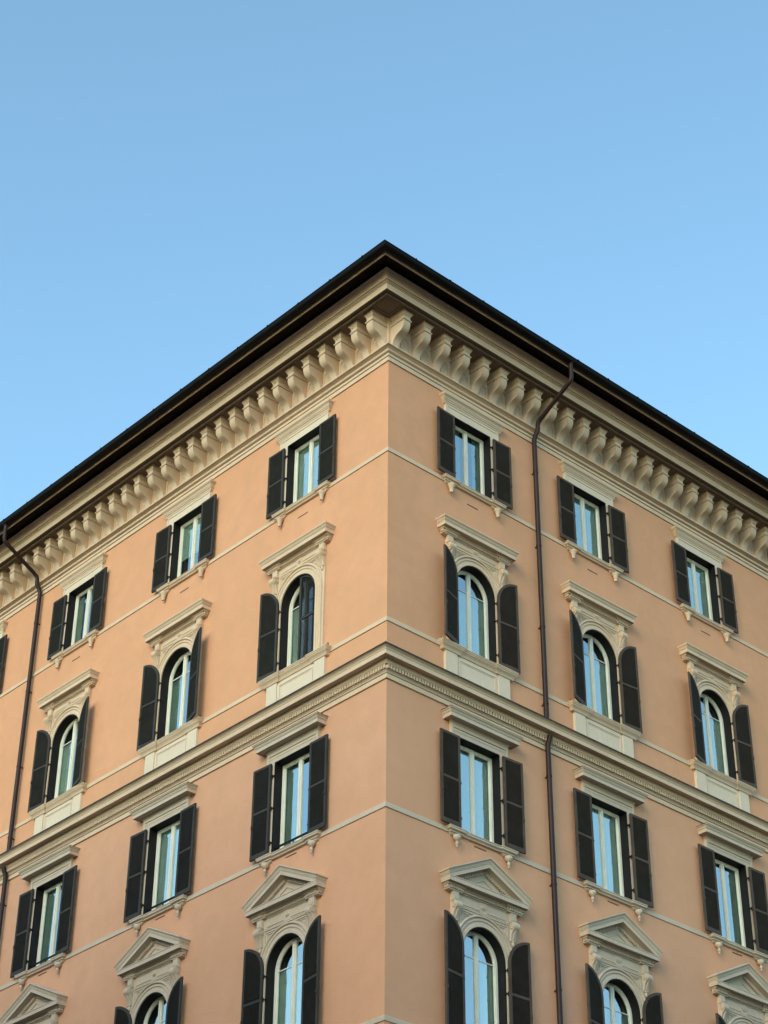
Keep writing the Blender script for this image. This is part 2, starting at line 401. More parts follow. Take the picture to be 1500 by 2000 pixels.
# corbel brackets under the cornice, one mesh for all
BASES = {'R': [.035, .66, 1.27, 1.875, 2.485, 3.06, 3.615, 4.18, 4.715, 5.27, 5.825, 6.39, 6.95, 7.51, 8.08, 8.65, 9.21, 9.765, 10.34, 10.90, 11.475, 12.04, 12.62],
         'L': [.035, .55, 1.085, 1.635, 2.185, 2.73, 3.26, 3.785, 4.325, 4.85, 5.37, 5.91, 6.44, 6.97, 7.505, 8.05, 8.59, 9.12, 9.655, 10.20, 10.75, 11.305, 11.865, 12.43, 12.97, 13.495, 14.07, 14.63, 15.215]}
for k, L_, st in (('R', LR, .57), ('L', LL, .56)):
    while BASES[k][-1] + st + .3 < L_: BASES[k].append(BASES[k][-1] + st)
def bracket_mesh():
    mb = MB(); w_ = .096
    z0 = 29.44
    sil = [(.018, z0), (.075, z0)]
    # concave sweep, then the convex belly
    sil += [(.082, 29.53), (.094, 29.59), (.114, 29.645), (.145, 29.695), (.190, 29.735), (.245, 29.765), (.305, 29.787), (.355, 29.808), (.395, 29.838), (.425, 29.875), (.446, 29.925), (.455, 29.98), (.455, 30.04)]
    sil += [(.455, 30.05), (.018, 30.05)]
    mb.prism_x(sil, -w_, w_)
    def cap(prof):   # returns on the two sides
        vs = []
        for o, z in prof:
            d = o - .455
            vs += [(-w_-d, -.018, z), (-w_-d, -o, z), (w_+d, -o, z), (w_+d, -.018, z)]
        n = len(prof); fs = []
        for i in range(n-1):
            for k in range(3): fs.append((4*i+k, 4*i+k+1, 4*i+5+k, 4*i+4+k))
        fs.append((3, 2, 1, 0)); t = 4*(n-1); fs.append((t, t+1, t+2, t+3)); mb.add(vs, fs)
    cap([(.455, 30.051), (.470, 30.052), (.480, 30.062), (.480, 30.082), (.462, 30.090), (.4555, 30.10), (.4555, 30.185), (.468, 30.190), (.468, 30.208),
         (.478, 30.222), (.490, 30.245), (.500, 30.262), (.508, 30.266), (.508, 30.3155)])
    return mb.mesh('bracket', STONE, 30)
brm = bracket_mesh()
def panel_mesh():
    mb = MB()
    out = [(-.125, 29.50), (.125, 29.50)] + [(.125*math.cos(R(a)), 29.86+.125*math.sin(R(a))) for a in range(0, 181, 20)]
    n = len(out); inn = [(x*.84, 29.70+(z-29.70)*.92) for x, z in out]
    vs = [(x, -.019, z) for x, z in out] + [(x, -.033, z) for x, z in out] + [(x, -.033, z) for x, z in inn] + [(x, -.019, z) for x, z in inn]
    fs = []
    for i in range(n):
        j = (i+1) % n
        for k in range(3): fs.append((k*n+i, k*n+j, (k+1)*n+j, (k+1)*n+i))
    mb.add(vs, fs); return mb.mesh('frieze_panel', STONE, 30)
pnm = panel_mesh()
for side in 'RL':
    bs = BASES[side]
    for i, s in enumerate(bs):
        link('bracket', brm, B, frame(side, s + .098))
        if i+1 < len(bs): link('frieze_panel', pnm, B, frame(side, (s + .21 + bs[i+1])/2 + .0))

# middle cornice with dentils
mc = ring('middle_cornice', [(0, 21.154), (.036, 21.154), (.036, 21.250), (.022, 21.254), (.022, 21.262), (.046, 21.268), (.048, 21.276), (.056, 21.294), (.068, 21.308), (.080, 21.316), (.080, 21.322),
      (.030, 21.3235), (.030, 21.404), (.124, 21.406), (.124, 21.424), (.134, 21.427), (.134, 21.446), (.138, 21.462), (.146, 21.480), (.158, 21.496), (.160, 21.507), (.280, 21.508), (.280, 21.494), (.295, 21.494),
      (.295, 21.590), (.306, 21.593), (.306, 21.606), (.296, 21.608), (.299, 21.620), (.310, 21.634), (.328, 21.648), (.340, 21.656), (.344, 21.660), (.358, 21.662), (.358, 21.680), (0, 21.706)], STONE, 30)
ring('flashing', [(.05, 21.712), (.358, 21.688), (.364, 21.684), (.364, 21.666), (.369, 21.666), (.372, 21.694), (.358, 21.704), (.05, 21.730)], LEAD, close=True)
def dentils(mb, x0, x1, o0, o1, z0, z1, pitch, fill=.62):
    n = max(1, int(round((x1-x0)/pitch))); p = (x1-x0)/n
    for i in range(n):
        a = x0 + (i + (1-fill)/2)*p; mb.box(a, a+fill*p, o0, o1, z0, z1)
for side, L_ in (('R', LR), ('L', LL)):
    mb = MB()
    a, b_ = (-.09, L_) if side == 'R' else (-L_, .09)
    dentils(mb, a, b_, .029, .119, 21.326, 21.4055, .077, .60)
    link('dentil_course', mb.mesh('dentil_course', STONE), mc, frame(side, 0), kind='stuff')

# ------------------------------------------------------------------ downpipes
def downpipe(side, s):
    def P(o, z, ds=0): return (s+ds, -o, z) if side == 'R' else (-s-ds, -o, z)
    mb = MB()
    mb.tube([P(1.36, 30.74), P(1.36, 30.30), P(1.345, 30.22), P(1.29, 30.155), P(.36, 29.63), P(.27, 29.56), P(.245, 29.50), P(.245, 29.40)], .052)
    mb.tube([P(.245, 29.43), P(.235, 29.34), P(.15, 29.22), P(.115, 29.12), P(.115, 21.66)], .056)
    mb.tube([P(.20, 21.44), P(.18, 21.36), P(.115, 21.24), P(.115, 20.9), P(.115, 5.95)], .056)
    mb.lathe([(.075, 30.66), (.075, 30.73)], P(0, 0)[0], 1.36)
    pipe = link('downpipe', mb.mesh('downpipe', PIPE, 60), B, frame(side, 0), label='brown downpipe between the first two window columns from the corner' if side == 'R' else 'brown downpipe at the far left of the facade')
    cm = MB(); cm.lathe([(.064, 0), (.064, .035)], 0, 0, 14); cm.box(-.012, .012, -.13, -.055, .005, .03)
    cme = cm.mesh('pipe_clip', PIPE, 60)
    for z in (28.2, 26.2, 24.1, 22.2, 20.5, 18.1, 15.9, 13.6, 11.5, 9.0, 7.0):
        q = link('pipe_clip', cme, pipe); q.location = P(.115, z)
    return pipe
downpipe('R', 4.455); downpipe('L', 13.21)

# ------------------------------------------------------------------ window surrounds
def hood_dentils(mb, hw, z0, z1, o0=.06, o1=.10): dentils(mb, -hw, hw, o0, o1, z0, z1, .038, .6)

def plain_surround(z0, z1, hw, top):
    """flat architrave on three sides, local z is world z"""
    mb = MB(); P = [(-hw, z0), (-hw, top), (hw, top), (hw, z0)]
    q = [(-OPEN, z0), (-OPEN, z1), (OPEN, z1), (OPEN, z0)]
    o = .048
    vs = [(x, -o, z) for x, z in P] + [(x, -o, z) for x, z in q] + [(x, 0, z) for x, z in P] + [(x, .02, z) for x, z in q]
    fs = [(0, 1, 5, 4), (1, 2, 6, 5), (2, 3, 7, 6)]
    fs += [(8, 9, 1, 0), (9, 10, 2, 1), (10, 11, 3, 2)]
    fs += [(4, 5, 13, 12), (5, 6, 14, 13), (6, 7, 15, 14)]
    mb.add(vs, fs)
    return mb

def surround_L5():
    mb = plain_surround(L5['z0'], L5['z1'], .83, 28.80)
    # raised outer fillet
    mb.box(-.83, -.775, .049, .062, L5['z0'], 28.76); mb.box(.775, .83, .049, .062, L5['z0'], 28.76)
    mb.box(-.83, .83, .049, .062, 28.745, 28.80)
    su = mb.mesh('window_surround', PALE)
    h = MB(); h.moulding(.80, [(.05, 28.78), (.075, 28.80), (.085, 28.825), (.085, 28.84), (.10, 28.845), (.10, 28.875), (.112, 28.88), (.118, 28.91), (.14, 28.945), (.165, 28.965), (.172, 28.985), (.172, 29.010), (.05, 29.03)])
    return su, h.mesh('hood', STONE, 30)

def surround_L3():
    mb = plain_surround(L3['z0'], L3['z1'], .80, 20.80)
    mb.box(-.80, -.735, .049, .066, L3['z0'], 20.70); mb.box(.735, .80, .049, .066, L3['z0'], 20.70)
    mb.box(-.80, .80, .049, .070, 20.70, 20.775)
    mb.box(-.73, .73, .049, .056, 20.635, 20.69)
    su = mb.mesh('window_surround', STONE2)
    h = MB(); h.moulding(.73, [(.055, 20.765), (.072, 20.772), (.080, 20.792), (.094, 20.815), (.100, 20.835), (.225, 20.838), (.225, 20.826), (.24, 20.826), (.24, 20.905), (.25, 20.908), (.25, 20.918), (.258, 20.922),
        (.262, 20.945), (.278, 20.965), (.292, 20.972), (.292, 20.990), (.05, 21.02)])
    h2 = MB(); h2.moulding(.735, [(.05, 21.024), (.294, 20.9925), (.298, 20.992), (.298, 20.998), (.05, 21.032)])
    return su, h.mesh('hood', STONE2, 30), h2.mesh('hood_flashing', LEAD)

def arch_path(r=0.0, z0=0.0, sp=0.0, n=24):
    p = [((-OPEN, z0), (-1, 0))]
    for i in range(n+1):
        a = math.pi - math.pi*i/n; p.append(((OPEN*math.cos(a), sp+OPEN*math.sin(a)), (math.cos(a), math.sin(a))))
    p.append(((OPEN, z0), (1, 0))); return p

def arched_surround(z0, sp, corona, name, mat, pediment):
    """returns body, hood, console meshes"""
    top = corona - .02; hw = .84
    mb = MB(); n = 24
    # plate with arched opening
    inner = [(-OPEN, z0)] + [(OPEN*math.cos(math.pi-math.pi*i/n), sp+OPEN*math.sin(math.pi-math.pi*i/n)) for i in range(n+1)] + [(OPEN, z0)]
    outer = [(-hw, z0)]
    for i in range(n+1):
        a = math.pi - math.pi*i/n; dx, dz = math.cos(a), math.sin(a)
        t = min(hw/abs(dx) if abs(dx) > 1e-6 else 1e9, (top-sp)/dz if dz > 1e-6 else 1e9)
        outer.append((dx*t, sp+dz*t))
    outer.append((hw, z0))
    # insert exact top corners by snapping the nearest samples
    for cx_ in (-hw, hw):
        k = min(range(1, len(outer)-1), key=lambda i: (outer[i][0]-cx_)**2 + (outer[i][1]-top)**2); outer[k] = (cx_, top)
    m_ = len(inner); o = .045
    vs = [(x, -o, z) for x, z in outer] + [(x, -o, z) for x, z in inner] + [(x, 0, z) for x, z in outer] + [(x, .02, z) for x, z in inner]
    fs = [(i, i+1, m_+i+1, m_+i) for i in range(m_-1)] + [(2*m_+i, 2*m_+i+1, i+1, i) for i in range(m_-1)] + [(m_+i, m_+i+1, 3*m_+i+1, 3*m_+i) for i in range(m_-1)]
    mb.add(vs, fs)
    body = mb.mesh(name, mat, 30)
    # archivolt
    av = MB()
    av.sweep2d(arch_path(0, z0, sp, 32), [(.004, .0455), (.004, .070), (.060, .070), (.066, .056), (.110, .058), (.118, .074), (.126, .078), (.140, .076), (.150, .062), (.178, .064), (.186, .090), (.200, .098), (.218, .092), (.226, .0455)])
    arch = av.mesh('archivolt', mat, 35)
    # frieze beads, rosette, spandrel rims
    fz = sp + OPEN + .245       # just above the archivolt
    ft = top - .115
    g = MB()
    g.box(-.66, .66, .0452, .062, fz, fz+.028); g.box(-.66, .66, .0452, .054, fz+.040, fz+.052)
    g.box(-.60, -.10, .0452, .058, fz+.075, fz+.087); g.box(.10, .60, .0452, .058, fz+.075, fz+.087)
    g.box(-.60, -.10, .0452, .058, ft-.012, ft); g.box(.10, .60, .0452, .058, ft-.012, ft)
    zc = (fz+.075+ft)/2
    ros = [(.070*math.cos(R(a)), zc+.052*math.sin(R(a))) for a in range(0, 360, 30)]; g.prism_o(ros, .0452, .062)
    ros = [(.034*math.cos(R(a)), zc+.026*math.sin(R(a))) for a in range(0, 360, 45)]; g.prism_o(ros, .062, .080)
    for sx in (-1, 1):
        zt = fz - .030; ro = OPEN + .262; x2 = .655
        x1 = math.sqrt(max(ro*ro - (zt-sp)**2, 0.01)) if zt-sp < ro else .16
        zb = sp + math.sqrt(max(ro*ro - x2*x2, 0))
        pts = [(x2, zt), (max(x1, .20), zt)]
        a1 = math.atan2(zt-sp, max(x1, .20)); a0 = math.atan2(zb-sp, x2)
        pts += [(ro*math.cos(a1+(a0-a1)*i/6), sp+ro*math.sin(a1+(a0-a1)*i/6)) for i in range(1, 7)]
        cxx = sum(p[0] for p in pts)/len(pts); czz = sum(p[1] for p in pts)/len(pts)
        inn = [(cxx+(x-cxx)*.80, czz+(z-czz)*.80) for x, z in pts]; inn2 = [(cxx+(x-cxx)*.55, czz+(z-czz)*.55) for x, z in pts]
        k = len(pts)
        for A_, B_ in ((pts, inn), (inn2, [(cxx+(x-cxx)*.42, czz+(z-czz)*.42) for x, z in pts])):
            vs = [(sx*x, -.0452, z) for x, z in A_] + [(sx*x, -.060, z) for x, z in A_] + [(sx*x, -.060, z) for x, z in B_] + [(sx*x, -.0452, z) for x, z in B_]
            g.add(vs, [(q*k+i, q*k+(i+1) % k, (q+1)*k+(i+1) % k, (q+1)*k+i) for q in range(3) for i in range(k)])
    # edge strips of the plate
    for sx in (-1, 1):
        a, b_ = sorted((sx*.80, sx*.838)); g.box(a, b_, .0452, .056, z0, sp-.02)
    orn = g.mesh('carved_relief', mat, 30)
    # hood: dentil bed + corona
    h = MB()
    dz = top - .088
    h.moulding(.70, [(.045, dz-.018), (.070, dz-.012), (.070, dz), (.062, dz+.004), (.062, dz+.060), (.108, dz+.062), (.110, dz+.072), (.120, dz+.090), (.128, dz+.100), (.130, corona+.004)])
    for xc in (-.80, .80):
        h.moulding(.075, [(.09, dz-.030), (.115, dz-.022), (.118, dz-.004), (.110, dz), (.110, dz+.058), (.150, dz+.062), (.153, dz+.074), (.164, dz+.092), (.172, dz+.100), (.174, corona+.002)], xc)
    if not pediment:
        h.moulding(.83, [(.05, corona-.001), (.225, corona), (.225, corona-.012), (.240, corona-.012), (.240, corona+.078), (.250, corona+.082), (.250, corona+.094), (.258, corona+.098),
            (.264, corona+.122), (.280, corona+.146), (.296, corona+.158), (.296, corona+.184), (.05, corona+.21)])
    else:
        h.moulding(.83, [(.05, corona-.001), (.225, corona), (.225, corona-.012), (.240, corona-.012), (.240, corona+.070), (.250, corona+.074), (.250, corona+.090), (.045, corona+.115)])
    hood = h.mesh('hood', mat, 30)
    hd = MB(); hood_dentils(hd, .66, dz+.010, dz+.0605, .061, .098)
    for xc in (-.80, .80): dentils(hd, xc-.165, xc+.165, .109, .140, dz+.006, dz+.0595, .047, .6)
    for xc in (-.80, .80):
        for sg in (-1, 1):
            for q in range(3):
                a = .028 + .036*q; x_a, x_b = sorted((xc+sg*.184, xc+sg*.215)); hd.box(x_a, x_b, a, a+.022, dz+.006, dz+.0595)
    dent = hd.mesh('hood_dentils', mat)
    ped = None
    if pediment:
        X0 = .83 + .30; mslope = .545/X0*1.0; zb = corona + .088
        pm = MB()
        def rake(prof, x0=X0):       # prof of (o, v)
            n_ = len(prof); vs = []
            for o_, v in prof:
                xe = .83 + o_
                ze = zb + v + mslope*(X0 - xe)
                za = zb + v + mslope*X0
                vs += [(-xe, 0, ze), (-xe, -o_, ze), (0, -o_, za), (xe, -o_, ze), (xe, 0, ze)]
            fs = []
            for i in range(n_-1):
                for k in range(4): fs.append((5*i+k, 5*i+k+1, 5*i+6+k, 5*i+5+k))
            t = 5*(n_-1)
            fs += [(t, t+1, t+2), (t+2, t+3, t+4), (t, t+2, t+4)]
            pm.add(vs, fs)
        rake([(.05, -.16), (.085, -.155), (.085, -.148), (.110, -.095), (.135, -.082), (.229, -.080), (.229, -.092), (.244, -.092), (.244, -.012), (.254, -.006), (.254, .008), (.262, .014), (.267, .045), (.282, .072), (.298, .082), (.298, .108), (.05, .128)])
        # tympanum wall + inner rim
        ta = zb + mslope*X0 - .10
        pm.prism_o([(-1.0, zb+.0), (1.0, zb+.0), (0, ta)], .0, .060)
        tx = .52; tz0 = zb + .012; th = mslope*tx*1.0
        pm.prism_o([(-tx, tz0), (-tx+.06, tz0), (0, tz0+th-.03), (0, tz0+th)], .0601, .078); pm.prism_o([(tx, tz0), (0, tz0+th), (0, tz0+th-.03), (tx-.06, tz0)], .0601, .0779)
        ped = pm.mesh('pediment', mat, 30)
        pd = MB()
        for sx in (-1, 1):
            n_ = 17
            for i in range(n_):
                x = (.06 + i*.046)
                if x > .80: break
                zc2 = zb - .150 + mslope*(X0 - x)
                x_a, x_b = sorted((sx*x, sx*(x+.027))); z_a, z_b = (zc2-.035, zc2+.040)
                pd.box(x_a, x_b, .061, .118, z_a, z_b)
        pdent = pd.mesh('pediment_dentils', mat)
    # console: block with panel, volute scroll and drop
    c = MB(); w_ = .078
    ct = dz - .030
    c.box(-w_, w_, .0452, .105, ct-.165, ct); c.box(-w_+.022, w_-.022, .105, .116, ct-.145, ct-.085)
    c.prism_x([(.0452, ct-.19), (.10, ct-.19), (.118, ct-.182), (.118, ct-.168), (.105, ct-.165), (.0452, ct-.165)], -w_-.012, w_+.012)
    sil = [(.0452, ct-.19)] + [(.115+.085*math.cos(R(a)), ct-.277+.087*math.sin(R(a))) for a in range(100, -61, -16)] + [(.138, ct-.375), (.115, ct-.41), (.098, ct-.45), (.086, ct-.495), (.078, ct-.54), (.070, ct-.56), (.0452, ct-.57)]
    c.prism_x(sil, -w_+.006, w_-.006)
    for sx in (-1, 1):      # volute discs on both cheeks
        vs = []; k = 14
        for (rr, xx) in ((.062, w_-.008), (.062, w_+.010), (.040, w_+.012), (.040, w_+.004), (.018, w_+.004), (.014, w_+.016)):
            vs += [(sx*xx, -(.122+rr*math.cos(2*math.pi*i/k)), ct-.268+rr*math.sin(2*math.pi*i/k)) for i in range(k)]
        fs = [(q*k+i, q*k+(i+1) % k, (q+1)*k+(i+1) % k, (q+1)*k+i) for q in range(5) for i in range(k)] + [tuple(5*k+i for i in range(k))]
        c.add(vs, fs)
    # front leaf ridge and the drop
    c.prism_x([(.140, ct-.34), (.168, ct-.350), (.132, ct-.42), (.104, ct-.49), (.085, ct-.53), (.070, ct-.50)], -.020, .020)
    c.lathe([(.012, ct-.665), (.030, ct-.645), (.036, ct-.615), (.030, ct-.585), (.045, ct-.570), (.045, ct-.555), (.02, ct-.545)], 0, .060, 10)
    con = c.mesh('console', mat, 35)
    return dict(body=body, arch=arch, orn=orn, hood=hood, dent=dent, ped=ped, pdent=pdent if pediment else None, con=con)

def plain_sill(z, mat, urn):
    mb = MB(); hw = .83
    mb.moulding(hw-.06, [(.03, z-.105), (.055, z-.098), (.062, z-.075), (.085, z-.060), (.100, z-.050), (.100, z-.014), (.112, z-.012), (.112, z+.004), (.0, z+.016)], back=-.2)
    return mb.mesh('sill', mat, 30)

def sill_corbel(z, mat, urn):
    mb = MB(); w_ = .092
    mb.moulding(w_, [(.02, z-.150), (.030, z-.140), (.055, z-.125), (.062, z-.105), (.085, z-.095), (.085, z-.070), (.112, z-.060), (.128, z-.045), (.128, z-.010), (.140, z-.008), (.140, z+.012), (.02, z+.024)])
    if urn:
        mb.lathe([(.010, z-.395), (.022, z-.385), (.024, z-.365), (.012, z-.350), (.022, z-.340), (.034, z-.320), (.036, z-.295), (.026, z-.275), (.020, z-.265), (.045, z-.245), (.072, z-.215), (.082, z-.185), (.078, z-.160), (.07, z-.145)], 0, .078, 14)
    else:
        mb.lathe([(.012, z-.375), (.036, z-.362), (.040, z-.335), (.036, z-.325), (.046, z-.300), (.052, z-.255), (.066, z-.215), (.085, z-.185), (.088, z-.165), (.075, z-.150)], 0, .078, 14)
    return mb.mesh('sill_corbel', mat, 40)

def apron_sill(z, zb, mat):
    """projecting sill that breaks forward over two pedestals, panelled apron below"""
    s_ = MB()
    s_.moulding(.90, [(.046, z-.165), (.060, z-.155), (.066, z-.125), (.090, z-.090), (.118, z-.062), (.118, z-.040), (.132, z-.036), (.132, z-.006), (.145, z-.004), (.145, z+.012), (0, z+.026)], back=-.2)
    for xc in (-.77, .77):
        s_.moulding(.165, [(.070, z-.172), (.086, z-.162), (.092, z-.130), (.116, z-.095), (.146, z-.067), (.146, z-.043), (.160, z-.039), (.160, z-.009), (.172, z-.007), (.172, z+.014), (.05, z+.0275)], xc)
    a = MB()
    a.box(-.60, .60, 0, .036, zb, z-.16)
    for xc in (-.765, .765): a.box(xc-.165, xc+.165, 0, .066, zb, z-.168)
    zt = z-.245; z_b = z-.640
    for k, (g0, o_) in enumerate(((0, .052), (.030, .044))):
        x = .54 - g0; t_ = .022
        a.box(-x, x, .0362, o_, zt-g0-t_, zt-g0); a.box(-x, x, .0362, o_, z_b+g0, z_b+g0+t_)
        a.box(-x, -x+t_, .0362, o_, z_b+g0+t_, zt-g0-t_); a.box(x-t_, x, .0362, o_, z_b+g0+t_, zt-g0-t_)
    return s_.mesh('sill', mat, 30), a.mesh('apron', PALE if z > 20 else mat)

# ------------------------------------------------------------------ window joinery (origin: opening centre, world z)
def outline(w_, z0, z1, sp=None, n=20):
    if sp is None: return [(-w_, z0), (-w_, z1), (w_, z1), (w_, z0)]
    return [(-w_, z0)] + [(w_*math.cos(math.pi-math.pi*i/n), sp+w_*math.sin(math.pi-math.pi*i/n)) for i in range(n+1)] + [(w_, z0)]

def ring_band(mb, A_, B_, o0, o1, closed=False):
    """band between outline A (outer) and B (inner), from depth o0 (back) to o1 (front)"""
    k = len(A_)
    vs = [(x, -o1, z) for x, z in A_] + [(x, -o1, z) for x, z in B_] + [(x, -o0, z) for x, z in A_] + [(x, -o0, z) for x, z in B_]
    fs = []
    for i in range(k if closed else k-1):
        j = (i+1) % k
        fs += [(i, j, k+j, k+i), (2*k+i, 2*k+j, 3*k+j, 3*k+i), (i, 2*k+i, 2*k+j, j), (k+i, k+j, 3*k+j, 3*k+i)]
    if not closed: fs += [(0, k, 3*k, 2*k), (k-1, 2*k-1, 4*k-1, 3*k-1)]
    mb.add(vs, fs)

def joinery(z0, z1, sp=None):
    """reveal lining, frame, panes (left, right), glazing bar, curtain, room"""
    n = 20
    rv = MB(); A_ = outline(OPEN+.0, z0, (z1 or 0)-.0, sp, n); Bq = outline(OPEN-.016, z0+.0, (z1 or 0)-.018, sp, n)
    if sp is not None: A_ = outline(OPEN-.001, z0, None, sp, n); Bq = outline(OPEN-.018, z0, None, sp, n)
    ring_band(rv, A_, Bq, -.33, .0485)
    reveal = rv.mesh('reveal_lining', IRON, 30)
    fr = MB(); w1, w2 = OPEN-.018, OPEN-.075
    Z1 = (z1 or 0) - .02
    a1 = outline(w1, z0, Z1, sp, n); a2 = outline(w2, z0, Z1-.055, sp, n)
    ring_band(fr, a1, a2, -0.220, -0.155)
    a3 = outline(w2+.004, z0, Z1-.052, sp, n); a4 = outline(w2-.020, z0, Z1-.075, sp, n)
    ring_band(fr, a3, a4, -0.215, -0.170)
    fr.box(-w1, w1, -0.225, -0.152, z0, z0+.055); fr.box(-w2, w2, -0.215, -0.168, z0+.056, z0+.085)
    topz = (Z1-.01) if sp is None else (sp + w2 - .004)
    fr.box(-.052, -.003, -0.212, -0.160, z0+.056, topz); fr.box(.003, .052, -0.212, -0.160, z0+.056, topz)
    fr.box(-.020, .020, -0.160, -0.144, z0+.056, topz)
    win = fr.mesh('window', FRAME, 30)
    panes = []
    for sx in (-1, 1):
        g = MB()
        if sp is None: pts = [(.045, z0+.06), (w2, z0+.06), (w2, Z1-.05), (.045, Z1-.05)]
        else:
            wr = w2 - .001; a0 = math.acos(.045/wr)
            pts = [(.045, z0+.06), (wr, z0+.06)] + [(wr*math.cos(a0*i/10), sp+wr*math.sin(a0*i/10)) for i in range(11)]
        g.prism_o([(sx*x, z) for x, z in pts], -0.194, -0.188)
        me = g.mesh('pane', GLASS); panes.append(me)
    bar = None
    if sp is not None:
        bb = MB(); bb.box(-w2+.004, -.053, -0.187, -0.176, sp+.005, sp+.024); bb.box(.053, w2-.004, -0.187, -0.176, sp+.005, sp+.024)
        bar = bb.mesh('glazing_bar', FRAME)
    # curtain with folds, two halves
    cu = MB(); zt = (z1-.03) if sp is None else (sp+.02)
    def drape(x0, x1, amp, seed, zt_, o=.27):
        rnd = random.Random(seed); k = 46; vs = []
        for i in range(k+1):
            x = x0 + (x1-x0)*i/k
            y = amp*math.sin(i*1.25+rnd.random()*.5) + .4*amp*math.sin(i*.5+seed)
            vs += [(x, o+y, z0-.02), (x, o+y*.8, zt_)]
        cu.add(vs, [(2*i, 2*i+2, 2*i+3, 2*i+1) for i in range(k)])
    drape(-.62, -.02, .014, 3, zt, .235); drape(.02, .62, .014, 8, zt, .235)
    full = cu.mesh('curtain', SHEER, 60)
    cu = MB(); drape(-.62, -.10, .020, 5, zt, .25); drape(.26, .62, .020, 11, zt, .25); part = cu.mesh('curtain', CURT, 60)
    cu = MB(); drape(-.62, -.30, .020, 6, zt, .25); drape(.02, .62, .016, 12, zt, .25); side_ = cu.mesh('curtain', SHEER, 60)
    cu = MB(); top = (z1 if sp is None else sp+.5); cu.box(-.60, .60, -.222, -.218, z0+(top-z0)*.42, top); cu.box(-.60, .60, -.228, -.212, z0+(top-z0)*.42-.02, z0+(top-z0)*.42)
    blind = cu.mesh('roller_blind', BLIND)
    return dict(reveal=reveal, win=win, panes=panes, bar=bar, curtains=[full, part, side_, blind])

def room_mesh(z0, z1):
    r = MB(); x, y0, y1 = .85, .47, 2.2
    r.add([(-x, y0, z0-.1), (x, y0, z0-.1), (x, y1, z0-.1), (-x, y1, z0-.1), (-x, y0, z1+.1), (x, y0, z1+.1), (x, y1, z1+.1), (-x, y1, z1+.1)],
          [(0, 1, 2, 3), (4, 7, 6, 5), (2, 3, 7, 6), (0, 3, 7, 4), (1, 5, 6, 2)])
    return r.mesh('room', ROOM)

# ------------------------------------------------------------------ shutters: hinge on x = 0, free edge at x = W (mirror for the left leaf)
def shutter_meshes(H, W, arched, mirror, mat, closed=False):
    sx = -1 if mirror else 1; n = 14; t = .055
    if arched:
        hs = H - W
        A_ = [(0, 0)] + [(W-W*math.cos(math.pi/2*i/n), hs+W*math.sin(math.pi/2*i/n)) for i in range(n+1)] + [(W, 0)]
        q = W - t
        Bq = [(t, .10)] + [(W-t*0-q*math.cos(math.pi/2*i/n)*1.0 , hs+q*math.sin(math.pi/2*i/n)) for i in range(n+1)] + [(W-t, .10)]
        Bq = [(min(x, W-t), z) for x, z in Bq]
    else:
        A_ = [(0, 0), (0, H), (W, H), (W, 0)]; Bq = [(t, .10), (t, H-t), (W-t, H-t), (W-t, .10)]
    mb = MB(); ring_band(mb, [(sx*x, z) for x, z in A_], [(sx*x, z) for x, z in Bq], 0.0, .042, closed=True)
    zm = H*.50
    a, b_ = sorted((sx*(t-.002), sx*(W-t+.002))); mb.box(a, b_, .003, .040, zm-.028, zm+.028)
    a, b_ = sorted((sx*(W-.045), sx*(W-.012))); mb.box(a, b_, .042, .062, H*.34, H*.34+.075)      # latch
    # louvres
    lv = MB(); z = .112; pitch = .030
    while z < H - t - .01:
        zc = z + pitch*.5
        if abs(zc-zm) > .040:
            x0 = t
            if arched and zc > H - W:
                d = (W-t)**2 - (zc+.012-(H-W))**2
                x0 = W - math.sqrt(d) if d > 0 else W
            x1 = W - t
            if x1 - x0 > .03:
                a, b_ = sorted((sx*(x0-.004), sx*(x1+.004)))
                if closed:
                    lv.add([(a, -.012, zc-.020), (b_, -.012, zc-.020), (b_, -.030, zc+.014), (a, -.030, zc+.014),
                            (a, -.012, zc-.013), (b_, -.012, zc-.013), (b_, -.030, zc+.021), (a, -.030, zc+.021)],
                           [(0, 3, 2, 1), (4, 5, 6, 7), (0, 1, 5, 4), (2, 3, 7, 6), (0, 4, 7, 3), (1, 2, 6, 5)])
                    z += pitch; continue
                # slanted slat: front edge low, back edge high
                lv.add([(a, -.009, zc-.020), (b_, -.009, zc-.020), (b_, -.037, zc+.014), (a, -.037, zc+.014),
                        (a, -.009, zc-.013), (b_, -.009, zc-.013), (b_, -.037, zc+.021), (a, -.037, zc+.021)],
                       [(0, 3, 2, 1), (4, 5, 6, 7), (0, 1, 5, 4), (2, 3, 7, 6), (0, 4, 7, 3), (1, 2, 6, 5)])
        z += pitch
    bk = MB()
    return mb.mesh('shutter', mat, 30), lv.mesh('louvre_slats', SLAT_L if mat is SHUT_L else SLAT_R)

def hinge_mesh(mirror):
    sx = -1 if mirror else 1; mb = MB()
    a, b_ = sorted((sx*-.065, sx*.09)); mb.box(a, b_, -.014, .002, -.014, .014)
    mb.lathe([(.014, -.045), (.014, .045)], sx*-.006, -.004, 8)
    a, b_ = sorted((sx*-.068, sx*-.036)); mb.box(a, b_, -.062, -.015, -.020, .020)
    return mb.mesh('hinge', IRON)
HINGE = {False: hinge_mesh(False), True: hinge_mesh(True)}

W5 = .535
SH = {}
for side, mat in (('R', SHUT_R), ('L', SHUT_L)):
    for lv_, H, ar in ((5, L5['z1']-L5['z0']-.085, False), (3, L3['z1']-L3['z0']-.055, False), (4, L4['sp']+OPEN-L4['z0']-.02, True), (2, L2['sp']+OPEN-L2['z0']-.02, True)):
        for mir in (False, True):
            SH[side, lv_, mir] = shutter_meshes(H, .565 if ar else W5, ar, mir, mat) + (H,)

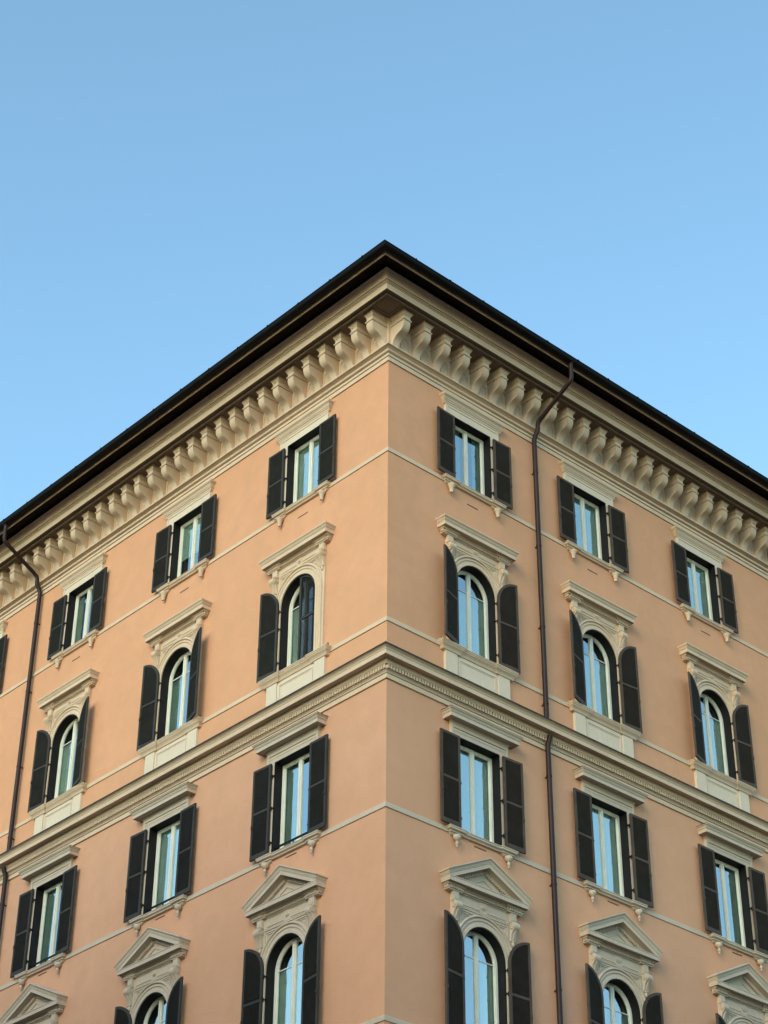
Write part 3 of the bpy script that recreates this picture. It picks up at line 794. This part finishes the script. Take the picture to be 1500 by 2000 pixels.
CLOSED = shutter_meshes(L4['sp']+OPEN-L4['z0']-.02, .565, True, False, SHUT_L, True)
J = {5: joinery(L5['z0'], L5['z1']), 3: joinery(L3['z0'], L3['z1']), 4: joinery(L4['z0'], None, L4['sp']), 2: joinery(L2['z0'], None, L2['sp'])}
ROOMS = {5: room_mesh(L5['z0'], L5['z1']), 3: room_mesh(L3['z0'], L3['z1']), 4: room_mesh(L4['z0'], L4['sp']+.6), 2: room_mesh(L2['z0'], L2['sp']+.6)}
S5 = surround_L5(); S3 = surround_L3()
S4 = arched_surround(L4['z0'], L4['sp'], 25.385, 'window_surround', STONE, False)
S2 = arched_surround(L2['z0'], L2['sp'], 17.285, 'window_surround', STONE2, True)
SIL = {5: plain_sill(B1, STONE, False), 3: plain_sill(B3, STONE2, True)}
COR = {5: sill_corbel(B1, STONE, False), 3: sill_corbel(B3, STONE2, True)}
AP = {4: apron_sill(B2, 21.66, STONE), 2: apron_sill(B4, 13.4, STONE2)}
sl = MB(); sl.box(-.165, .165, -.010, .0035, 0, .026); SLOT = sl.mesh('vent_slot', SLOT_BROWN)
rb = MB(); rb.box(-OPEN+.018, OPEN-.018, -.06, -.03, 0, .035); rb.box(-.50, -.48, -.055, -.035, -.10, 0); rb.box(.48, .50, -.055, -.035, -.10, 0); rb.box(-.01, .01, -.055, -.035, -.10, 0)
RAIL = rb.mesh('guard_rail', IRON)
dg = MB(); dg.box(-.07, .07, .10, .13, 0, .018); dg.box(.045, .065, .095, .12, .018, .06); dg.box(-.07, -.055, .10, .12, .018, .045); dg.box(-.01, .01, .0, .11, -.005, .012)
DOG = dg.mesh('shutter_dog', IRON)

def place_window(side, ci, lv_):
    c = COLS[side][ci]; F = frame(side, c); near = -1 if side == 'R' else 1      # side of the window that faces the building's corner
    j = J[lv_]
    win = link('window', j['win'], B, F)
    for me in j['panes']: link('pane', me, win)
    link('reveal_lining', j['reveal'], win); cm_ = j['curtains'][random.Random(ci*7+lv_*13+(5 if side == 'L' else 0)).choice([0, 0, 0, 1, 1, 2, 3])]; link(cm_.name.split('.')[0], cm_, win); link('room', ROOMS[lv_], win)
    if j['bar']: link('glazing_bar', j['bar'], win)
    if lv_ in (5, 3):
        S = S5 if lv_ == 5 else S3; mat = STONE if lv_ == 5 else STONE2
        su = link('window_surround', S[0], B, F); link('hood', S[1], su)
        if len(S) > 2: link('hood_flashing', S[2], su)
        si = link('sill', SIL[lv_], B, F)
        for x in (-.71, .71): link('sill_corbel', COR[lv_], si, Matrix.Translation((x, 0, 0)))
        z = (26.395 if lv_ == 5 else 18.295)
        link('vent_slot', SLOT, B, frame(side, c, z, x=(.0 if side == 'R' else .0)))
        if side == 'L' and lv_ == 3: link('guard_rail', RAIL, win, Matrix.Translation((0, 0, L3['z0']+.155)))
    else:
        S = S4 if lv_ == 4 else S2
        su = link('window_surround', S['body'], B, F)
        link('archivolt', S['arch'], su); link('carved_relief', S['orn'], su)
        link('hood', S['hood'], su); link('dentil_course', S['dent'], su, kind='stuff')
        if S['ped']: link('pediment', S['ped'], su); link('pediment_dentils', S['pdent'], su, kind='stuff')
        for x in (-.775, .775): link('console', S['con'], su, Matrix.Translation((x, 0, 0)))
        si = link('sill', AP[lv_][0], B, F); link('apron', AP[lv_][1], si)
        if lv_ == 4 and side == 'R': link('vent_slot', SLOT, B, frame(side, c, 21.775, x=.05, out=.0365))
        if lv_ == 4:
            for x in (-1.03, 1.03): link('shutter_dog', DOG, si, Matrix.Translation((x, 0, B2+.0)))
    # shutters
    z0 = {5: L5, 3: L3, 4: L4, 2: L2}[lv_]['z0'] + (.022 if lv_ in (5, 3) else .018)
    rnd = random.Random(ci*17 + lv_*5 + (3 if side == 'L' else 0))
    for mir in (False, True):
        sg = -1 if mir else 1
        me, lou, H = SH[side, lv_, mir]
        is_near = (sg == near)
        ang = rnd.uniform(0.5, 3.0)
        if lv_ == 4: ang = (rnd.uniform(14, 19) if is_near else 5)
        if lv_ == 2: ang = (rnd.uniform(7, 10) if is_near else 3)
        hx, ho = sg*.612, .074
        label = None
        if side == 'L' and ci == 0 and lv_ == 4 and is_near:
            me, lou = CLOSED; rot = math.pi; hx, ho = sg*(OPEN-.004), .020; label = 'closed shutter leaf covering half of its arched window'
        else:
            rot = -sg*R(ang)
            if lv_ in (4, 2): hx = sg*.600
        sh = link('shutter', me, B, frame(side, c, z0, x=hx, out=ho, rot=rot), label=label)
        link('louvre_slats', lou, sh, kind='stuff')
        for fz in (.12, .50, .86 if lv_ in (5, 3) else .70):
            if label is None: link('hinge', HINGE[mir], sh, Matrix.Translation((0, 0, H*fz)))

for side in 'RL':
    for ci in range(len(COLS[side])):
        for lv_ in (5, 4, 3, 2): place_window(side, ci, lv_)

shading_neighbour(-5, 50, -36, -19, 17.5, 'unseen plain ochre apartment block added across the street to shade the right facade')
shading_neighbour(-36, -19, -5, 50, 21.6, 'unseen plain ochre apartment block added across the street to shade the left facade')
